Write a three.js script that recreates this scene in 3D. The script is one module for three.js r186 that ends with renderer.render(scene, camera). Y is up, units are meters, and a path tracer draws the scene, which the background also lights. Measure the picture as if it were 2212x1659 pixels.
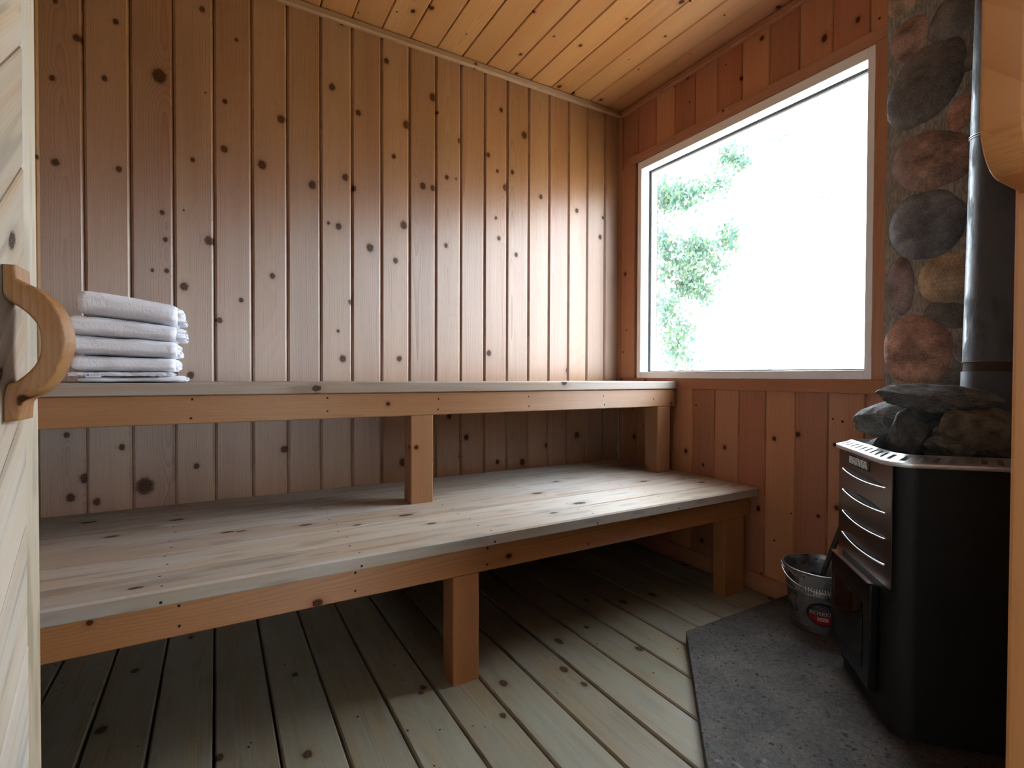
import * as THREE from 'three';
import { RoundedBoxGeometry } from 'three/addons/geometries/RoundedBoxGeometry.js';
import { mergeGeometries, mergeVertices, toCreasedNormals } from 'three/addons/utils/BufferGeometryUtils.js';
import { FontLoader } from 'three/addons/loaders/FontLoader.js';
import { TextGeometry } from 'three/addons/geometries/TextGeometry.js';

// ------------------------------------------------------------------ camera, sky, exposure
const scene = new THREE.Scene();
const camera = new THREE.PerspectiveCamera(74.056, 2212 / 1659, 0.02, 200);
camera.position.set(-2.0776, 0.9485, 2.2966);
{
  const F = new THREE.Vector3(0.50275, -0.01463, -0.86431), R = new THREE.Vector3(0.86442, 0.00347, 0.50275), U = new THREE.Vector3(0.00436, 0.99989, -0.01439);
  camera.quaternion.setFromRotationMatrix(new THREE.Matrix4().makeBasis(R, U, F.negate()));
}
scene.background = new THREE.Color().setRGB(0.83, 0.96, 1.06);   // bright overcast sky
scene.backgroundIntensity = 22.0;
const renderer = new THREE.WebGLRenderer({ antialias: true });
renderer.toneMapping = THREE.LinearToneMapping;
renderer.toneMappingExposure = 1.0;
renderer.shadowMap.enabled = true;

// ------------------------------------------------------------------ helpers
let rs = 12345;
const rnd = () => { rs = (rs + 0x6d2b79f5) | 0; let t = Math.imul(rs ^ (rs >>> 15), 1 | rs); t = (t + Math.imul(t ^ (t >>> 7), 61 | t)) ^ t; return ((t ^ (t >>> 14)) >>> 0) / 4294967296; };
const rr = (a, b) => a + (b - a) * rnd();
const V3 = (x, y, z) => new THREE.Vector3(x, y, z);
const lerp = (a, b, t) => a + (b - a) * t, clamp = (x, a, b) => Math.min(b, Math.max(a, x));
const smooth = (a, b, x) => { const t = clamp((x - a) / (b - a), 0, 1); return t * t * (3 - 2 * t); };
const hsh = (x, y) => { let h = Math.imul(x, 374761393) ^ Math.imul(y, 668265263); h = Math.imul(h ^ (h >>> 13), 1274126177); return ((h ^ (h >>> 16)) >>> 0) / 4294967296; };
function noise(x, y) {
  const ix = Math.floor(x), iy = Math.floor(y); let fx = x - ix, fy = y - iy;
  fx = fx * fx * (3 - 2 * fx); fy = fy * fy * (3 - 2 * fy);
  const a = hsh(ix, iy), b = hsh(ix + 1, iy), c = hsh(ix, iy + 1), d = hsh(ix + 1, iy + 1);
  return a + (b - a) * fx + (c - a) * fy + (a - b - c + d) * fx * fy;
}
const noise3 = (x, y, z) => (noise(x + z * 1.7, y + 31.3) + noise(y + x * 0.6 + 11.1, z + 57.9) + noise(z + y * 0.8 + 91.7, x + 3.3)) / 3;
const used = new Map();
function numbered(n) { const k = used.get(n) ?? 0; used.set(n, k + 1); return k ? n + '_' + String(k).padStart(3, '0') : n; }
function put(o, parent) { o.castShadow = true; o.receiveShadow = true; parent.add(o); return o; }
function part(name, geo, mat, parent) { const m = new THREE.Mesh(geo, mat); m.name = name; return put(m, parent); }
function thing(name, label, category, pos = [0, 0, 0], turn = 0, group) {
  const g = new THREE.Group(); g.name = numbered(name); g.position.set(...pos); g.rotation.y = turn; scene.add(g);
  g.userData = { label, category }; if (group) g.userData.group = group; return g;
}
function struct(name, label, category) { const g = new THREE.Group(); g.name = name; g.userData = { kind: 'structure', label, category }; scene.add(g); return g; }
function solo(name, geo, mat, label, category, group) { const m = new THREE.Mesh(geo, mat); m.name = numbered(name); m.userData = { label, category }; if (group) m.userData.group = group; return put(m, scene); }

// ------------------------------------------------------------------ wood sheets: several boards side by side in one texture, v runs along the grain
const S = 2048;
function woodSheet({ cols, cw, L, pal, boards, ring = 1, fibre = 1, blot = 1, weather = 0, gloss = 0.35, stain = 0.14 }) {
  const data = new Uint8Array(S * S * 4), cell = S / cols;
  for (let b = 0; b < cols; b++) {
    const B = boards[b] ?? { knots: [] }, sd = b * 17.37 + cols * 3.1, h0 = 0.01 + hsh(b, 5) * 0.05, uc = cw * (0.5 + (hsh(b, 9) - 0.5) * 1.6), sp = 0.0035 + hsh(b, 3) * 0.004, tone = B.tone ?? (hsh(b, 21) - 0.5) * 0.14, redK = hsh(b, 33);
    const x0 = Math.floor(b * cell), x1 = Math.floor((b + 1) * cell);
    for (let y = 0; y < S; y++) {
      const v = (y + 0.5) / S * L;
      const wob = (noise(v * 1.3, sd) - 0.5) * 0.03 + (noise(v * 6, sd + 4) - 0.5) * 0.004, h = h0 + (noise(v * 0.8, sd + 9) - 0.5) * 0.06;
      const near = B.knots.filter((k) => Math.abs(k[1] - v) < 0.14);
      for (let x = x0; x < x1; x++) {
        const u = (x + 0.5 - x0) / (x1 - x0) * cw;
        let du = u - uc + wob, push = 0, kd = 9, kin = 0, ks = 0;
        for (const [ku, kv, a, bb] of near) {
          const dx = u - ku, dy = v - kv, q = (dx * dx) / (a * a) + (dy * dy) / (bb * bb);
          if (q < 60) { push += Math.exp(-q / 9) * a * 1.3; const d = Math.sqrt(q) + (noise(u * 200 + ku * 99, v * 200 + kv * 77) - 0.5) * 0.3; if (d < kd) { kd = d; kin = a; ks = ku * 50 + kv * 9; } }
        }
        const r = Math.sqrt(du * du + h * h) + push + (noise(u * 9 + sd, v * 1.6) - 0.5) * 0.006;
        const ph = r / sp, fr = ph - Math.floor(ph), lw = 0.35 + 0.65 * noise(Math.floor(ph) * 7.7 + sd, 2.2);
        const line = fr * fr * fr * lw;
        const fib = (noise(u * 1400 + sd * 3, v * 22) - 0.5) * 0.5 + (noise(u * 420, v * 6 + sd) - 0.5) * 0.6;
        const bl = noise(u * 14 + sd, v * 1.4 + sd * 2) - 0.5, bl2 = noise(u * 34 + sd * 5, v * 0.7) - 0.5;
        let m = clamp(0.22 + tone + line * 0.42 * ring + fib * 0.2 * fibre + bl * 0.22 * blot, 0, 1);
        let re = clamp((bl2 + 0.15 + (redK - 0.5) * 0.5) * 0.9, 0, 1) * 0.55;
        let cr = lerp(lerp(pal.base[0], pal.dark[0], m), pal.red[0], re), cg = lerp(lerp(pal.base[1], pal.dark[1], m), pal.red[1], re), cb = lerp(lerp(pal.base[2], pal.dark[2], m), pal.red[2], re);
        if (weather) {   // silvered, stained surface of unfinished boards
          const w = clamp(weather * (0.6 + 1.2 * (noise(u * 25 + 7 + sd, v * 5) - 0.3) + (noise(u * 160, v * 9 + sd) - 0.5) * 0.8), 0, 1);
          cr = lerp(cr, pal.grey[0], w); cg = lerp(cg, pal.grey[1], w); cb = lerp(cb, pal.grey[2], w);
          const st = smooth(0.6, 0.95, noise(u * 60 + sd * 7, v * 9 + 5)) * stain; cr *= 1 - st; cg *= 1 - st; cb *= 1 - st;
        }
        if (kd < 3.2) {
          if (kin < 0.0042) { const k = smooth(1.3, 0.7, kd) * 0.8; cr *= 1 - k; cg *= 1 - k; cb *= 1 - k; }
          else {
            const halo = smooth(3.2, 1.0, kd) * 0.32; cr = lerp(cr, pal.halo[0], halo); cg = lerp(cg, pal.halo[1], halo); cb = lerp(cb, pal.halo[2], halo);
            const k = smooth(1.3, 0.7, kd), rg = 0.75 + 0.35 * Math.sin(kd * 16 + ks), rim = 1 - 0.45 * Math.exp(-((kd - 0.95) ** 2) / 0.03);
            cr = lerp(cr, pal.knot[0] * rg * rim, k * 0.92); cg = lerp(cg, pal.knot[1] * rg * rim, k * 0.92); cb = lerp(cb, pal.knot[2] * rg * rim, k * 0.92);
          }
        }
        const o = (y * S + x) * 4; data[o] = clamp(cr, 0, 255); data[o + 1] = clamp(cg, 0, 255); data[o + 2] = clamp(cb, 0, 255); data[o + 3] = clamp(235 - 150 * line * ring * gloss - 60 * (fib + 0.2) * gloss - 90 * clamp(bl + 0.1, 0, 1) * gloss, 60, 255) * (1 - 0.85 * smooth(1.7, 0.7, kd));   // alpha = gloss: dense grain and the knots' end grain shine less
      }
    }
  }
  const t = new THREE.DataTexture(data, S, S); t.colorSpace = THREE.SRGBColorSpace; t.magFilter = THREE.LinearFilter; t.minFilter = THREE.LinearMipmapLinearFilter; t.generateMipmaps = true; t.wrapS = t.wrapT = THREE.RepeatWrapping; t.needsUpdate = true;
  return { tex: t, cols, cw, L };
}
const randomKnots = (n, cw, L, lo, hi, k = 1.15) => Array.from({ length: n }, () => { const a = rr(lo, hi); return [rr(0.01, cw - 0.01), rr(0, L), a, a * rr(1, k)]; });
const parse = (s) => s.split(';').map((q) => q.split(',').map(Number));

// the knots of the back wall, as (x, y, size) in metres on the wall
const XW0 = -2.6035, PITCH = 0.13065;
const wallKnots = parse('-2.545,2.219,.006;-2.555,1.958,.008;-2.549,1.674,.01;-2.490,2.114,.0105;-2.381,2.208,.008;-2.414,1.998,.008;-2.376,1.687,.0085;-2.255,2.054,.0205;-2.249,1.553,.007;-2.240,1.455,.007;-2.118,2.347,.009;-2.151,1.769,.007;-2.109,2.034,.003;-2.180,1.573,.003;-2.100,1.469,.014;-2.042,2.019,.0075;-2.046,1.833,.011;-2.180,1.285,.0125;-2.063,1.164,.009;-2.161,.950,.0105;-2.236,1.339,.007;-2.279,1.336,.005;-2.003,2.270,.0055;-1.844,2.001,.013;-1.913,1.800,.0145;-1.723,1.756,.0135;-1.641,2.189,.012;-1.588,1.814,.012;-1.552,1.774,.012;-1.530,2.108,.0105;-1.404,2.373,.0105;-1.313,2.111,.015;-1.372,1.952,.0085;-1.184,2.272,.015;-1.158,2.207,.0065;-1.042,2.100,.011;-1.232,1.844,.013;-1.184,1.844,.011;-1.110,1.909,.009;-1.062,1.912,.0045;-.813,2.311,.0095;-.884,2.066,.0095;-.833,1.995,.007;-.787,1.921,.014;-1.601,2.477,.01;-1.615,1.597,.012;-1.656,1.605,.006;-1.326,1.647,.015;-.841,1.756,.007;-.824,1.655,.0095;-.326,1.879,.0105;-.158,1.756,.0105;-1.480,1.523,.0145;-1.363,1.479,.0105;-1.877,1.356,.0095;-1.991,1.249,.0075;-1.565,1.274,.01;-1.114,1.581,.009;-.719,1.585,.0095;-.384,.984,.013;-.568,1.913,.01;-.878,1.067,.012;-1.599,1.024,.012;-1.346,1.029,.0105;-.674,2.216,.0145;-.743,2.008,.0095;-1.618,1.144,.006;-.138,1.870,.008;-2.373,.688,.0085;-2.144,.600,.009;-2.445,.499,.01;-2.478,.585,.0145;-2.305,.540,.024;-2.526,.740,.008;-2.518,.522,.0115;-1.837,.643,.0115;-1.330,.547,.015;-1.096,.754,.0115;-1.002,.645,.0115;-1.036,.555,.0115;-.828,.509,.0095;-.678,.496,.0145;-.525,.575,.01;-.317,.619,.0155');
const wallBoards = Array.from({ length: 20 }, (_, i) => ({ knots: wallKnots.filter((k) => Math.floor((k[0] - XW0) / PITCH) === i).map(([x, y, r]) => [x - XW0 - i * PITCH, y, r * 0.95, r * 1.15]) }));
for (const i of [4, 6, 13]) wallBoards[i].tone = 0.06;
const PINE = { base: [219, 176, 132], dark: [158, 108, 66], red: [186, 120, 72], knot: [124, 82, 52], halo: [150, 96, 56], grey: [170, 160, 146] };
const sheetWall = woodSheet({ cols: 20, cw: PITCH, L: 2.6, pal: PINE, boards: wallBoards, ring: 1.1, fibre: 1.2, blot: 1.5, gloss: 0.4 });
// generic knotty boards: ceiling, window wall, door, trims
const genBoards = Array.from({ length: 16 }, (_, i) => ({ knots: i < 12 ? randomKnots(5, 0.14, 2.6, 0.005, 0.011, 1.4).concat(randomKnots(3, 0.14, 2.6, 0.003, 0.004)) : randomKnots(2, 0.14, 2.6, 0.004, 0.008) }));
for (const [x, y] of parse('-2.157,.406;-2.157,.359;-1.750,.406;-1.750,.357;-1.340,.405;-1.341,.355;-.936,.354')) genBoards[12].knots.push([0.02 + (0.4234 - y), x + 2.61, 0.003, 0.003]);
for (const [x, y, r] of parse('-1.849,.346,.011;-1.262,.368,.009')) genBoards[12].knots.push([0.02 + (0.4234 - y), x + 2.61, r * 0.8, r * 1.2]);
for (const [x, y] of parse('-2.143,.874;-2.147,.817;-1.744,.871;-1.744,.826;-1.331,.860;-1.333,.820;-.917,.862;-.915,.822;-.501,.859;-.495,.818;-.176,.838')) genBoards[13].knots.push([0.02 + (0.8877 - y), x + 2.61, 0.003, 0.003]);
const sheetGen = woodSheet({ cols: 16, cw: 0.14, L: 2.6, pal: { ...PINE, base: [222, 182, 138], dark: [172, 122, 78], red: [196, 130, 82], knot: [96, 66, 44] }, boards: genBoards });
// weathered seat boards of the benches
const seatEdges = [0, 0.155, 0.31, 0.473, 0.622, 0.777, 0.907];
const benchKnots = parse('-2.446,.140,.013;-2.196,.250,.012;-2.353,.367,.011;-2.050,.491,.010;-2.013,.501,.0075;-1.827,.527,.0105;-1.682,.609,.008;-1.507,.574,.014;-1.466,.713,.0095;-.871,.737,.0155;-1.037,.804,.0085;-.714,.359,.0095;-.356,.559,.0115;-.922,.521,.0135;-2.241,.861,.0085;-.136,.706,.0115;-1.764,.313,.009');
const benchBoards = Array.from({ length: 12 }, (_, i) => ({ knots: i < 6 ? benchKnots.filter((k) => k[1] > seatEdges[i] && k[1] < seatEdges[i + 1]).map(([x, z, r]) => [z - seatEdges[i], x + 2.61, r * 0.8, r * 1.7]).concat([0.41, 0.86, 1.27, 1.68, 2.09].flatMap((x) => [[0.03, x, 0.003, 0.003], [0.1, x + 0.01, 0.003, 0.003]])) : randomKnots(4, 0.17, 2.7, 0.006, 0.012, 1.8) }));
const sheetBench = woodSheet({ cols: 12, cw: 0.17, L: 2.7, pal: { base: [206, 180, 148], dark: [150, 124, 98], red: [186, 142, 104], knot: [104, 88, 74], halo: [140, 116, 94], grey: [196, 188, 176] }, boards: benchBoards, weather: 0.5, ring: 0.8 });
// floor decking
const floorBoards = Array.from({ length: 18 }, () => ({ knots: randomKnots(2, 0.14, 2.2, 0.007, 0.013, 1.8).concat(randomKnots(7, 0.14, 2.2, 0.0018, 0.003)) }));
const sheetFloor = woodSheet({ cols: 18, cw: 0.14, L: 2.2, pal: { base: [194, 174, 140], dark: [140, 116, 84], red: [178, 144, 104], knot: [118, 96, 70], halo: [150, 124, 92], grey: [176, 170, 154] }, boards: floorBoards, weather: 0.5, ring: 1.3, fibre: 1.5, stain: 0.06 });

const woodMat = (sheet, c, rough = 0.55, ior = 1.5, bump = 0.0004, spec = 1) => new THREE.MeshPhysicalMaterial({ map: sheet.tex, bumpMap: sheet.tex, bumpScale: bump, color: new THREE.Color().setRGB(...c), roughness: rough, specularIntensity: spec, specularIntensityMap: sheet.tex, ior, anisotropy: 0.9 });
// four tints of each kind of board
const tints = (sheet, c, rough, ior, vary = [[1, 1, 1], [0.93, 0.9, 0.86], [1.05, 1.03, 1.0], [0.97, 0.92, 0.9]]) => vary.map((t) => woodMat(sheet, c.map((v, i) => Math.min(1, v * t[i])), rough, ior));
const M = {
  wall: tints(sheetWall, [0.46, 0.365, 0.255], 0.52, 2.6),
  cedar: tints(sheetGen, [0.72, 0.55, 0.57], 0.6, 1.6, [[1, 1, 1], [0.82, 0.74, 0.74], [1.12, 1.14, 1.05], [0.92, 0.82, 0.86]]),
  ceil: tints(sheetGen, [0.6, 0.455, 0.305], 0.6, 1.6),
  casing: woodMat(sheetGen, [0.66, 0.52, 0.54], 0.6, 1.6),
  trim: woodMat(sheetGen, [0.46, 0.39, 0.31], 0.6),
  door: tints(sheetBench, [0.8, 0.81, 0.84], 0.6, 1.6),
  doorStile: woodMat(sheetBench, [0.84, 0.86, 0.86], 0.6),
  handle: woodMat(sheetGen, [0.48, 0.38, 0.29], 0.6),
  jamb: woodMat(sheetGen, [1, 0.74, 0.52], 0.6),
  apron: woodMat(sheetGen, [0.6, 0.45, 0.33], 0.6, 1.6),
  apronHigh: woodMat(sheetGen, [0.58, 0.51, 0.47], 0.6, 1.8),
  bench: tints(sheetBench, [0.76, 0.8, 0.9], 0.6, 1.55),
  deck: tints(sheetFloor, [0.58, 0.64, 0.7], 0.6, 1.8),
  entry: new THREE.MeshStandardMaterial({ color: new THREE.Color().setRGB(0.2, 0.12, 0.07), roughness: 0.8 }),
  outside: new THREE.MeshStandardMaterial({ color: '#6d5a48', roughness: 0.9 }),
  insul: new THREE.MeshStandardMaterial({ color: '#3d2c20', roughness: 0.95 }),
};

// a length of lumber: x across (0..w), y along (0..len), z the visible face at 0 and the back at -t; ch = chamfer of the face edges, cb = of the back edges
function lumber(w, t, len, ch, sheet, cell, { v0 = 0, u0 = 0, cb = 0, cut0 = 0, cut1 = 0 } = {}) {
  const P = [[ch, 0], [0, -ch], [0, -t + cb], [cb, -t], [w - cb, -t], [w, -t + cb], [w, -ch], [w - ch, 0]].filter((q, i, a) => { const n = a[(i + 1) % a.length]; return Math.hypot(q[0] - n[0], q[1] - n[1]) > 1e-7; });
  const pos = [], uv = [], c0 = cell / sheet.cols, cs = 1 / sheet.cols, pad = 0.012;
  const U = (x, z) => { let q = (x + u0) / sheet.cw; q = clamp(q, 0, 1); if (x <= 1e-6) q = clamp(q - z / sheet.cw, 0, 1); else if (x >= w - 1e-6) q = clamp(q + z / sheet.cw, 0, 1); return c0 + cs * (pad + q * (1 - 2 * pad)); };
  const y0 = (z) => cut0 * clamp(-z / t, 0, 1), y1 = (z) => len - cut1 * clamp(-z / t, 0, 1);
  const pt = (q, e) => { const y = e ? y1(q[1]) : y0(q[1]); pos.push(q[0], y, q[1]); uv.push(U(q[0], q[1]), (v0 + y) / sheet.L); };
  for (let i = 0; i < P.length; i++) { const a = P[i], b = P[(i + 1) % P.length]; pt(a, 0); pt(a, 1); pt(b, 0); pt(b, 0); pt(a, 1); pt(b, 1); }
  const cap = (q, e) => { const y = e ? y1(q[1]) : y0(q[1]); pos.push(q[0], y, q[1]); uv.push(U(q[0], 0), (v0 + y + (e ? q[1] : -q[1])) / sheet.L); };
  for (let i = 1; i < P.length - 1; i++) { cap(P[0], 0); cap(P[i], 0); cap(P[i + 1], 0); cap(P[0], 1); cap(P[i + 1], 1); cap(P[i], 1); }
  const g = new THREE.BufferGeometry(); g.setAttribute('position', new THREE.Float32BufferAttribute(pos, 3)); g.setAttribute('uv', new THREE.Float32BufferAttribute(uv, 2));
  // make all faces point outwards
  const a = V3(), b = V3(), c = V3(), n = V3(), m = V3(), mid = V3(w / 2, len / 2, -t / 2);
  for (let i = 0; i < pos.length; i += 9) {
    a.fromArray(pos, i); b.fromArray(pos, i + 3); c.fromArray(pos, i + 6); n.crossVectors(b.clone().sub(a), c.clone().sub(a)); m.copy(a).add(b).add(c).divideScalar(3).sub(mid);
    if (n.dot(m) < 0) { const k = i / 9 * 3; for (const at of [g.attributes.position, g.attributes.uv]) for (let e = 0; e < at.itemSize; e++) { const s = at.getComponent(k + 1, e); at.setComponent(k + 1, e, at.getComponent(k + 2, e)); at.setComponent(k + 2, e, s); } }
  }
  g.computeVertexNormals(); return g;
}
const frame = (o, X, Y, Z) => new THREE.Matrix4().makeBasis(V3(...X), V3(...Y), V3(...Z)).setPosition(...o);
function plank(name, parent, mat, o, X, Y, Z, w, t, len, ch, sheet, cell, opt) {
  const f = frame(o, X, Y, Z), g = lumber(w, t, len, ch, sheet, cell, opt).applyMatrix4(f);
  if (f.determinant() < 0) { for (const at of [g.attributes.position, g.attributes.uv]) for (let i = 0; i < at.count; i += 3) for (let e = 0; e < at.itemSize; e++) { const s = at.getComponent(i + 1, e); at.setComponent(i + 1, e, at.getComponent(i + 2, e)); at.setComponent(i + 2, e, s); } g.computeVertexNormals(); }
  return part(name, g, mat, parent);
}
const box = (x0, x1, y0, y1, z0, z1) => new THREE.BoxGeometry(x1 - x0, y1 - y0, z1 - z0).translate((x0 + x1) / 2, (y0 + y1) / 2, (z0 + z1) / 2);
const cyl = (r0, r1, a, b, n = 24) => { const d = V3(...b).sub(V3(...a)); return new THREE.CylinderGeometry(r1, r0, d.length(), n).applyQuaternion(new THREE.Quaternion().setFromUnitVectors(V3(0, 1, 0), d.clone().normalize())).translate((a[0] + b[0]) / 2, (a[1] + b[1]) / 2, (a[2] + b[2]) / 2); };
const tube = (pts, r, seg = 48, rad = 8, closed = false) => new THREE.TubeGeometry(new THREE.CatmullRomCurve3(pts.map((p) => V3(...p)), closed), seg, r, rad, closed);

// ------------------------------------------------------------------ the room: 2.61 m wide, 2.12 m deep, 2.5 m high
const XL = -2.61, ZD = 2.124, HC = 2.505, OUT = 0.14, BT = 0.016;
const EX0 = -1.65, EX1 = -0.9, EY0 = 0.35, EY1 = 1.3;   // low opening added in the unseen entry room for fill light
const DX = -2.304, DJ = -1.45, DH = 2.04;   // doorway

// floor
{
  const f = struct('floor', 'grey weathered pine floor decking with open gaps', 'floor');
  part('subfloor', box(XL - OUT, OUT, -0.2, -0.06, -OUT, ZD + 0.11), M.insul, f);
  const p = 0.1446, k0 = Math.floor((XL + 1.508) / p);
  for (let k = k0; ; k++) {
    let x0 = -1.508 + k * p + 0.0035, x1 = x0 + p - 0.007; if (x0 > -0.03) break;
    x0 = Math.max(x0, XL); x1 = Math.min(x1, 0);
    if (x1 - x0 < 0.02) continue;
    const i = ((k % 18) + 18) % 18;
    plank('floor_board', f, M.deck[(i * 5 + 1) % 4], [x0, (hsh(i, 77) - 0.5) * 0.002 - 0.001, ZD], [1, 0, 0], [0, 0, -1], [0, 1, 0], x1 - x0, 0.034, ZD, 0.004, sheetFloor, i);
  }
}
// back wall: vertical tongue and groove boards
{
  const w = struct('wall_back', 'back wall of vertical knotty cedar boards', 'wall');
  part('core', box(XL - OUT, OUT, -0.2, HC + 0.1, -OUT, -BT), M.insul, w);
  for (let i = 0; i < 20; i++) {
    const x0 = XW0 + i * PITCH, x1 = i === 19 ? -0.001 : x0 + PITCH;
    plank('wall_board', w, M.wall[(i * 7 + 3) % 4], [x0 + 0.001, 0, (hsh(i, 61) - 0.5) * 0.001], [1, 0, 0], [0, 1, 0], [0, 0, 1], x1 - x0 - 0.002, BT - 0.001, HC - 0.002, 0.0082, sheetWall, i);
  }
}
// window wall (right)
const WZ0 = 0.156, WZ1 = 1.352, WY0 = 0.942, WY1 = 2.153, CZ1 = 1.404;
{
  const w = struct('wall_right', 'window wall of reddish vertical cedar boards', 'wall');
  part('core', mergeGeometries([box(BT, OUT, -0.2, WY0, -0.0, ZD), box(BT, OUT, WY1, HC + 0.1, 0, ZD), box(BT, OUT, WY0, WY1, 0, WZ0), box(BT, OUT, WY0, WY1, WZ1, ZD)]), M.insul, w);
  const p = 0.1315; let n = 0;
  for (let k = 0; k < 11; k++) {
    const z0 = Math.max(0.0005, 0.011 + (k - 0) * p - (k ? 0 : 0.0105)), z1 = Math.min(0.011 + (k + 1) * p, CZ1 - 0.001);
    if (z1 - z0 < 0.02) continue;
    const c = (k * 5 + 2) % 12;
    const seg = (y0, y1) => plank('wall_board', w, M.cedar[(k * 3 + (n++ % 2)) % 4], [0, y0, z0 + 0.0008], [0, 0, 1], [0, 1, 0], [-1, 0, 0], z1 - z0 - 0.0016, BT - 0.001, y1 - y0, 0.0042, sheetGen, (c + (y0 > 1 ? 5 : 0)) % 12, { v0: y0 });
    seg(0, 0.90); seg(2.19, HC - 0.001);
    if (k === 0) seg(0.90, 2.19);
  }
}
// left wall and door wall, out of sight but closing the room
{
  const w = struct('wall_left', 'left wall of vertical cedar boards behind the open door', 'wall');
  part('core', box(XL - OUT, XL - BT, -0.2, HC + 0.1, -BT, ZD + 0.11), M.insul, w);
  for (let i = 0; i < 17; i++) { const z0 = i * PITCH, z1 = Math.min(ZD - 0.001, z0 + PITCH); if (z1 - z0 > 0.01) plank('wall_board', w, M.wall[i % 4], [XL, 0, z1], [0, 0, -1], [0, 1, 0], [1, 0, 0], z1 - z0 - 0.001, BT - 0.001, HC - 0.002, 0.0052, sheetWall, (i * 3 + 1) % 20); }
  const d = struct('wall_front', 'door wall of vertical cedar boards around the doorway', 'wall');
  part('core', mergeGeometries([box(XL, DX - 0.03, -0.2, HC + 0.1, ZD + BT, ZD + 0.11), box(DJ + 0.02, OUT, -0.2, HC + 0.1, ZD + BT, ZD + 0.11), box(DX - 0.03, DJ + 0.02, DH + 0.02, HC + 0.1, ZD + BT, ZD + 0.11)]), M.insul, d);
  for (let i = 0; i < 20; i++) {
    const x0 = XW0 + i * PITCH, x1 = Math.min(0, x0 + PITCH), over = x1 > DX - 0.03 && x0 < DJ + 0.02, y0 = over ? DH + 0.02 : 0;
    plank('wall_board', d, M.wall[(i + 1) % 4], [x1 - 0.001, y0, ZD], [-1, 0, 0], [0, 1, 0], [0, 0, -1], x1 - x0 - 0.001, BT - 0.001, HC - 0.002 - y0, 0.0052, sheetWall, (i * 7 + 5) % 20, { v0: y0 });
  }
}
// unseen entry room, added to block sky light; two openings let in fill light
{
  const a = struct('wall_entry_added', 'added walls of the unseen entry room outside the doorway, with openings for fill light', 'wall'), Z0 = ZD + 0.11, Z1 = 4.2, A = -3.3, B = -0.5, H = 2.3;
  part('shell', mergeGeometries([box(A - 0.1, A, -0.2, 1.0, Z0 + 0.001, Z1 + 0.1), box(A - 0.1, A, 1.45, H, Z0 + 0.001, Z1 + 0.1), box(A - 0.1, A, 1.0, 1.45, Z0 + 0.001, 2.7), box(A - 0.1, A, 1.0, 1.45, 3.1, Z1 + 0.1), box(B, B + 0.1, -0.2, H, Z0 + 0.001, Z1 + 0.1), box(A, EX0, -0.2, H, Z1, Z1 + 0.1), box(EX1, B, -0.2, H, Z1, Z1 + 0.1), box(EX0, EX1, -0.2, EY0, Z1, Z1 + 0.1), box(EX0, EX1, EY1, H, Z1, Z1 + 0.1), box(A - 0.1, B + 0.1, H, H + 0.1, Z0 + 0.001, Z1 + 0.1), box(A, XL - OUT, -0.2, H, Z0 - 0.05, Z0)]), M.entry, a);
  const f = struct('floor_entry_added', 'dark board floor of the added entry room', 'floor');
  part('slab', box(A, B, -0.2, -0.02, Z0 + 0.001, Z1 + 0.1), M.entry, f);
}
// ceiling
{
  const c = struct('ceiling', 'orange knotty pine board ceiling', 'ceiling');
  part('core', box(XL - OUT, OUT, HC + BT, HC + 0.16, -OUT, ZD + 0.11), M.insul, c);
  const x0 = -1.297 - 10 * 0.1312;
  for (let i = 0; i < 20; i++) {
    const a = Math.max(XL, x0 + i * 0.1312), b = Math.min(0, x0 + (i + 1) * 0.1312);
    if (b - a < 0.012) continue;
    plank('ceiling_board', c, M.ceil[(i * 3 + 1) % 4], [b - 0.0008, HC, ZD], [-1, 0, 0], [0, 0, -1], [0, -1, 0], b - a - 0.0016, BT - 0.001, ZD, 0.0045, sheetGen, (i * 5 + 3) % 12, { v0: hsh(i, 8) * 0.4 });
  }
}
// trims along the ceiling, in the corners and at the base
{
  const t1 = struct('trim_1', 'light wooden ceiling trim above the back wall', 'trim');
  plank('strip', t1, M.trim, [XL, 2.4705, 0.018], [0, 1, 0], [1, 0, 0], [0, 0, 1], 0.034, 0.018, 2.6, 0.006, sheetGen, 14);
  const t2 = struct('trim_2', 'reddish ceiling trim above the window wall', 'trim');
  plank('strip', t2, M.casing, [-0.018, 2.4705, ZD], [0, 1, 0], [0, 0, -1], [-1, 0, 0], 0.034, 0.018, ZD - 0.019, 0.006, sheetGen, 15);
  const t3 = struct('trim_3', 'narrow reddish corner strip between back wall and window wall', 'trim');
  plank('strip', t3, M.casing, [-0.001, 0.93, 0.024], [-1, 0, 0], [0, 1, 0], [0, 0, 1], 0.016, 0.023, 1.535, 0.003, sheetGen, 15, { v0: 0.9 });
  const t4 = struct('trim_4', 'light corner strip beside the open door', 'trim');
  plank('strip', t4, M.trim, [XL, 0.93, 0.022], [1, 0, 0], [0, 1, 0], [0, 0, 1], 0.022, 0.02, 1.54, 0.003, sheetGen, 14, { v0: 0.9 });
  const bb = struct('baseboard_right', 'low reddish baseboard on the window wall', 'baseboard');
  plank('board', bb, M.casing, [-0.015, 0, 1.046], [0, 1, 0], [0, 0, -1], [-1, 0, 0], 0.078, 0.014, 1.04, 0.003, sheetGen, 14);
}
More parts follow.
